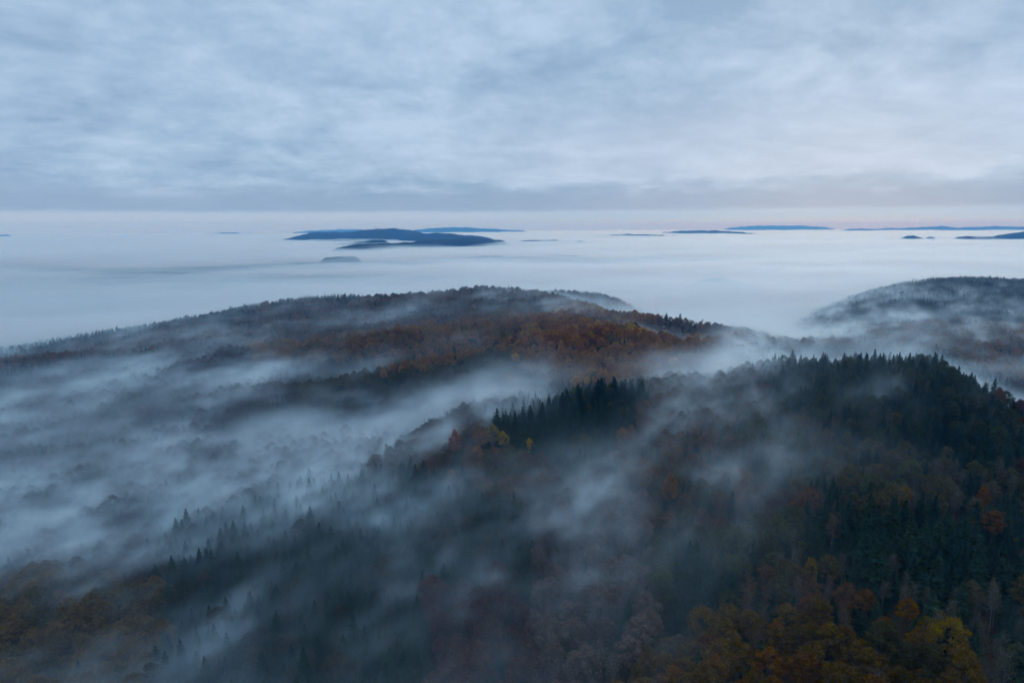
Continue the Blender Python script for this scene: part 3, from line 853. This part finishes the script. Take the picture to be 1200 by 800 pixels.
def tone(c):
    r_, g_, b_ = c
    L_ = .3 * r_ + .6 * g_ + .1 * b_
    if r_ < g_: return 'dark green'
    q_ = r_ / g_
    if q_ > 2.6: return 'rust red' if L_ < .085 else 'burnt orange'
    if q_ > 1.7: return 'orange brown' if L_ < .10 else 'orange gold'
    if q_ > 1.25: return 'dull brown' if L_ < .08 else 'golden yellow'
    return 'olive'
WORD = {'spruce_tree': 'spruce', 'beech_tree': 'round crowned beech', 'birch_tree': 'thin half bare birch'}
def make_tree(kn, sh, loc, rz, s, color, label, group=None, names=None, cat='tree'):
    kd = KIND[kn]; i = sh % len(kd['tm'])
    r_ = link(names or kn, None, label=label, category=cat)
    if group: r_['group'] = group
    r_.location = loc; r_.rotation_euler = (R(2.2) * math.sin(rz * 7.3), R(2.2) * math.cos(rz * 5.1), rz); r_.scale = s if hasattr(s, '__len__') else (s, s, s)
    t_ = link('trunk', kd['tm'][i], r_)
    c_ = link('crown', kd['cm'][i], r_)
    c_.color = (*color, 1)
    return r_

# landmark trees, each where the photograph shows it: kind, u, v of the tip, distance, height, colour, label
MARK = [
 ('spruce_tree',581,474,445,21,(.012,.030,.021),'lone dark spruce standing just left of the central spruce stand'),
 ('spruce_tree',603,481,450,17,(.015,.034,.026),'smaller misty spruce between the lone spruce and the stand'),
 ('spruce_tree',623,466,468,20,(.012,.030,.020),'first tall spruce at the left end of the dense ridge stand'),
 ('spruce_tree',634,458,480,23,(.012,.030,.020),'pointed spruce overtopping the left end of the ridge stand'),
 ('spruce_tree',658,452,500,22,(.012,.028,.020),'narrow spruce spire halfway along the ridge stand'),
 ('spruce_tree',666,449,505,24,(.012,.030,.020),'sharp spruce top left of centre in the ridge stand'),
 ('spruce_tree',680,444,520,24,(.012,.030,.020),'spruce spire where the ridge stand starts to crest'),
 ('spruce_tree',700,434,535,27,(.010,.028,.018),'tallest spruce on the crest of the ridge stand'),
 ('spruce_tree',707,434,540,26,(.010,.028,.018),'broad spruce beside the tallest tree of the ridge stand'),
 ('spruce_tree',722,437,550,26,(.012,.030,.020),'spruce on the right shoulder of the ridge stand'),
 ('spruce_tree',751,443,560,19,(.014,.034,.022),'small detached spruce right of the ridge stand'),
 ('beech_tree',535,490,430,13,(.24,.065,.045),'small coral red tree poking from the fog left of the lone spruce'),
 ('birch_tree',549,486,435,17,(.09,.06,.055),'wispy bare tree between the coral red tree and the lone spruce'),
 ('beech_tree',590,504,432,12,(.34,.20,.03),'golden crown low against the foot of the black stand'),
 ('beech_tree',560,522,418,15,(.28,.11,.03),'russet orange beech below the orange and yellow pair'),
 ('beech_tree',563,500,430,15,(.22,.085,.025),'orange beech at the foot of the lone dark spruce'),
 ('beech_tree',576,496,432,15,(.24,.16,.025),'yellow green beech touching the lone dark spruce'),
 ('beech_tree',620,512,425,9,(.36,.20,.03),'tiny golden tree in front of the black spruce stand'),
 ('beech_tree',528,549,400,12,(.26,.085,.035),'bright orange crown on the knoll below the coral red tree'),
 ('spruce_tree',315,577,455,19,(.012,.028,.022),'tallest spruce of the little group in the left hand fog'),
 ('spruce_tree',306,581,457,16,(.012,.028,.022),'left spruce of the little group in the left hand fog'),
 ('spruce_tree',324,581,452,16,(.012,.028,.022),'right spruce of the little group in the left hand fog'),
 ('spruce_tree',266,606,425,19,(.012,.030,.022),'pointed spruce rising above the dark lower left wood'),
 ('spruce_tree',232,618,415,15,(.012,.030,.022),'small spruce at the left tip of the dark lower left wood'),
 ('spruce_tree',446,542,470,18,(.012,.030,.022),'left spruce of the clump below the bleached snag'),
 ('spruce_tree',471,541,455,20,(.012,.030,.022),'middle spruce of the clump below the bleached snag'),
 ('spruce_tree',492,543,440,19,(.012,.032,.020),'right spruce of the clump below the bleached snag'),
 ('spruce_tree',543,543,395,17,(.014,.034,.022),'single spruce tip on the knoll beside orange crowns'),
 ('beech_tree',599,424,735,17,(.40,.17,.05),'pale orange tree glowing alone against dark conifers above the fog'),
 ('beech_tree',582,385,960,20,(.055,.035,.025),'dark rounded crown standing clear above the upper fog streak'),
 ('beech_tree',603,384,960,21,(.16,.045,.025),'rust red rounded crown beside the dark crown above the upper fog streak'),
 ('beech_tree',626,388,960,15,(.30,.09,.03),'bright orange low crown right of the two rounded crowns'),
 ('beech_tree',784,555,350,14,(.28,.115,.025),'orange crown glowing on the slope right of centre'),
 ('beech_tree',700,394,930,19,(.30,.17,.03),'yellow ochre crown in the middle of the rust red hillside'),
 ('beech_tree',1065,698,238,13,(.34,.15,.02),'orange yellow upright crown at the upper rim of the golden grove'),
 ('beech_tree',1088,722,230,14,(.20,.15,.02),'yellow green rounded crown beside the dark conifers at lower right'),
 ('beech_tree',1128,758,208,15,(.20,.060,.02),'rust orange broad crown near the lower right corner'),
 ('beech_tree',840,765,205,14,(.36,.14,.02),'brightest orange crown at the bottom edge of the golden grove'),
 ('beech_tree',1018,688,242,12,(.24,.09,.02),'orange crown above the blue mist gap in the grove'),
 ('beech_tree',953,652,262,10,(.33,.17,.02),'golden crown at the left edge of the dark right hand forest'),
 ('beech_tree',948,692,240,12,(.26,.08,.02),'deep orange crown among the grey brown trees right of centre'),
 ('beech_tree',558,700,262,19,(.14,.045,.032),'large wine red crown looming in mist at the bottom centre'),
 ('beech_tree',1060,566,340,12,(.28,.14,.02),'ochre crown in a row above the dark right hand forest'),
 ('beech_tree',1155,570,338,12,(.24,.09,.025),'orange brown crown near the right edge above the dark forest'),
 ('beech_tree',1175,452,515,13,(.20,.075,.03),'orange crown on the falling right end of the near ridge'),
 ('spruce_tree',931,406,660,22,(.012,.030,.022),'highest spruce tip at the left end of the near right ridge'),
 ('spruce_tree',1003,412,665,20,(.012,.030,.022),'spruce tip left of centre on the near right ridge'),
 ('spruce_tree',1062,407,665,24,(.020,.034,.022),'tallest spruce on the crown of the near right ridge'),
 ('spruce_tree',1166,431,560,20,(.016,.036,.024),'tall layered spruce where the near right ridge drops into fog'),
 ('spruce_tree',781,366,1150,22,(.018,.040,.032),'left of two isolated conifers on the misty skyline right of centre'),
 ('spruce_tree',797,366,1150,19,(.018,.040,.032),'right of two isolated conifers on the misty skyline right of centre'),
]
mk = []
for (kn, uu, vv, Yd, hh, cc_, lb) in MARK:
    X_, Y_, zt = unproj(uu, vv, Yd)
    kd = KIND[kn]
    sh = int(rng.integers(0, 60)); i = sh % len(kd['tm'])
    H_ = kd['protos'][i][1][0][:, 2].max()
    gz = float(bil(Zg, np.array([X_]), np.array([Y_]))[0])
    need = zt - gz                        # from the forest floor up to the tip seen in the photograph
    need = min(max(need, hh * .8), 29.0)
    s = need / H_
    wd = min(hh / H_ * (1.5 if kn == 'spruce_tree' else 1.15), s * 1.5)
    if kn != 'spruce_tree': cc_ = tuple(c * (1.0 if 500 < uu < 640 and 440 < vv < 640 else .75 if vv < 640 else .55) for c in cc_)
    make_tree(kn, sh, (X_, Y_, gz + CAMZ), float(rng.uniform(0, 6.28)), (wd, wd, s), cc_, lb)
    mk.append((X_, Y_, 4.0 if kn == 'spruce_tree' else 5.0))
# keep scattered trees clear of the landmarks
keep = np.ones(len(x), bool)
for (X_, Y_, rr) in mk:
    keep &= (np.hypot(x - X_, y - Y_) > rr) & ~((np.abs(u - proj(X_, Y_, 0)[0]) < -1))
x, y, zc, zb, u, v, hd, zone, kind, col, scl, rot, shape = (a[keep] for a in (x, y, zc, zb, u, v, hd, zone, kind, col, scl, rot, shape))

# individuals: the largest of each kind that stand clear in the picture
H0 = np.where(kind == 0, 23, 21) * scl
dist = np.sqrt(x ** 2 + y ** 2 + zc ** 2)
uT, vT = proj(x, y, zb + H0 * .8)
inview = (uT > 8) & (uT < 1192) & (vT < 788) & (vT > 300) & (hd < 3)
size = H0 / dist * np.exp(-0.9 * fog_tau(x, y, zc))
size[~inview] = 0
indiv = np.zeros(len(x), bool)
for ki, nmax in ((0, 270), (1, 262), (2, 240)):
    s_ = np.nonzero((kind == ki) & (size > 0))[0]
    s_ = s_[np.argsort(-size[s_])][:nmax]
    indiv[s_] = True
for i in np.nonzero(indiv)[0]:
    kn = KN[kind[i]]
    tn = '' if kn == 'birch_tree' else tone(col[i]) + ' '
    pl = place_of(u[i], v[i])
    H_i = KIND[kn]['protos'][int(shape[i]) % len(KIND[kn]['tm'])][1][0][:, 2].max() * scl[i]
    if H_i > 23.5: tn = 'tall ' + tn
    elif H_i < 16.5: tn = 'low ' + tn
    lb = (tn + WORD[kn] + ' ' + pl).strip()
    make_tree(kn, int(shape[i]), (x[i], y[i], zb[i] + CAMZ), rot[i], float(scl[i]), tuple(col[i]), lb, lb)

# everything beyond them: one mass of each kind
def forest(name, label, sel, kd):
    n = int(sel.sum())
    me = bpy.data.meshes.new(name)
    me.vertices.add(n)
    me.vertices.foreach_set('co', np.stack([x[sel], y[sel], zb[sel] + CAMZ], -1).astype(np.float32).ravel())
    a = me.attributes.new('tint', 'FLOAT_COLOR', 'POINT')
    a.data.foreach_set('color', np.c_[col[sel], np.ones(n)].astype(np.float32).ravel())
    a = me.attributes.new('rotz', 'FLOAT_VECTOR', 'POINT')
    a.data.foreach_set('vector', np.c_[np.zeros(n), np.zeros(n), rot[sel]].astype(np.float32).ravel())
    a = me.attributes.new('size', 'FLOAT', 'POINT'); a.data.foreach_set('value', scl[sel].astype(np.float32))
    a = me.attributes.new('pick', 'INT', 'POINT'); a.data.foreach_set('value', (shape[sel] % len(kd['tm'])).astype(np.int32))
    o = link(name, me, kind='stuff', label=label)
    ng = bpy.data.node_groups.new(name, 'GeometryNodeTree')
    ng.interface.new_socket('Geometry', in_out='INPUT', socket_type='NodeSocketGeometry')
    ng.interface.new_socket('Geometry', in_out='OUTPUT', socket_type='NodeSocketGeometry')
    t = NT(ng)
    gi = ng.nodes.new('NodeGroupInput'); go = ng.nodes.new('NodeGroupOutput')
    ci = t.n('GeometryNodeCollectionInfo', Collection=kd['col'], Separate_Children=True, Reset_Children=True)
    def at(nm, ty): return t.n('GeometryNodeInputNamedAttribute', {'data_type': ty}, Name=nm).outputs[0]
    ip = t.n('GeometryNodeInstanceOnPoints', Points=gi.outputs[0], Instance=ci.outputs[0], Pick_Instance=True,
             Instance_Index=at('pick', 'INT'), Scale=at('size', 'FLOAT'))
    er = t.n('FunctionNodeEulerToRotation', Euler=at('rotz', 'FLOAT_VECTOR'))
    t.t.links.new(er.outputs[0], ip.inputs['Rotation'])
    t.t.links.new(ip.outputs[0], go.inputs[0])
    md = o.modifiers.new('forest', 'NODES'); md.node_group = ng
forest('spruce_forest', 'dark spruces massed over the further slopes and ridges', (kind == 0) & ~indiv, KIND['spruce_tree'])
forest('beech_forest', 'rust, brown and gold crowns massed over the further hillsides', (kind == 1) & ~indiv, KIND['beech_tree'])
forest('birch_thicket', 'grey brown half bare trees massed between the conifers and beeches', (kind == 2) & ~indiv, KIND['birch_tree'])

# two bleached snags standing up out of the fog
def snag(seed, H):
    r_ = np.random.default_rng(seed)
    tr = tube((0, 0, -1), (0, 0, H * .6), .36, .24, 6)
    tr2 = tube((0, 0, H * .6), (.15, 0, H), .24, .06, 6)
    br = []
    for i in range(9):
        z0 = H * (.45 + .05 * i); a = i * 2.1 + r_.uniform(-.4, .4); L = r_.uniform(.9, 2.6)
        br.append(tube((0, 0, z0), (math.cos(a) * L, math.sin(a) * L, z0 + r_.uniform(-.2, .9)), .09, .03, 4))
    return join([tr, tr2]), br
for (uu, vv, Yd, H_, lb) in ((497,487,560,23,'bleached dead snag with stub branches standing in bright valley fog'),
                             (437,407,900,27,'tall dead pole in the upper fog streak above the brown spur')):
    X_, Y_, zt = unproj(uu, vv, Yd)
    gz = float(bil(Zg, np.array([X_]), np.array([Y_]))[0])
    hgt = min(max(zt - gz, 14), 38)
    (tv, tf), br = snag(int(uu), hgt)
    r_ = link('dead_tree', None, label=lb, category='dead tree')
    r_.location = (X_, Y_, gz + CAMZ)
    link('trunk', mesh_np('snag_trunk', tv, tf, [M_bark], True), r_)
    for b_ in br: link('branch', mesh_np('snag_branch', b_[0], b_[1], [M_bark], True), r_)

# ------------------------------------------------------------------ the air
M_haze = volume_mat('air', (0.12, 0.45, 1.0), density=0.00005)
hx, hy0, hy1, hz0, hz1 = 130000, -400, 76000, float(Zg.min()) + CAMZ - 200, CAMZ + 60
hz0 = min(hz0, float(SBn.min()) + CAMZ - 60)
hv = [(sx, sy, sz) for sz in (hz0, hz1) for sy in (hy0, hy1) for sx in (-hx * 1.2, hx * 1.2)]
hf = [(0, 2, 3, 1), (4, 5, 7, 6), (0, 1, 5, 4), (2, 6, 7, 3), (0, 4, 6, 2), (1, 3, 7, 5)]
link('haze', mesh_np('haze', hv, hf, [M_haze]), kind='stuff', label='thin blue evening haze over the whole landscape')
print('done')
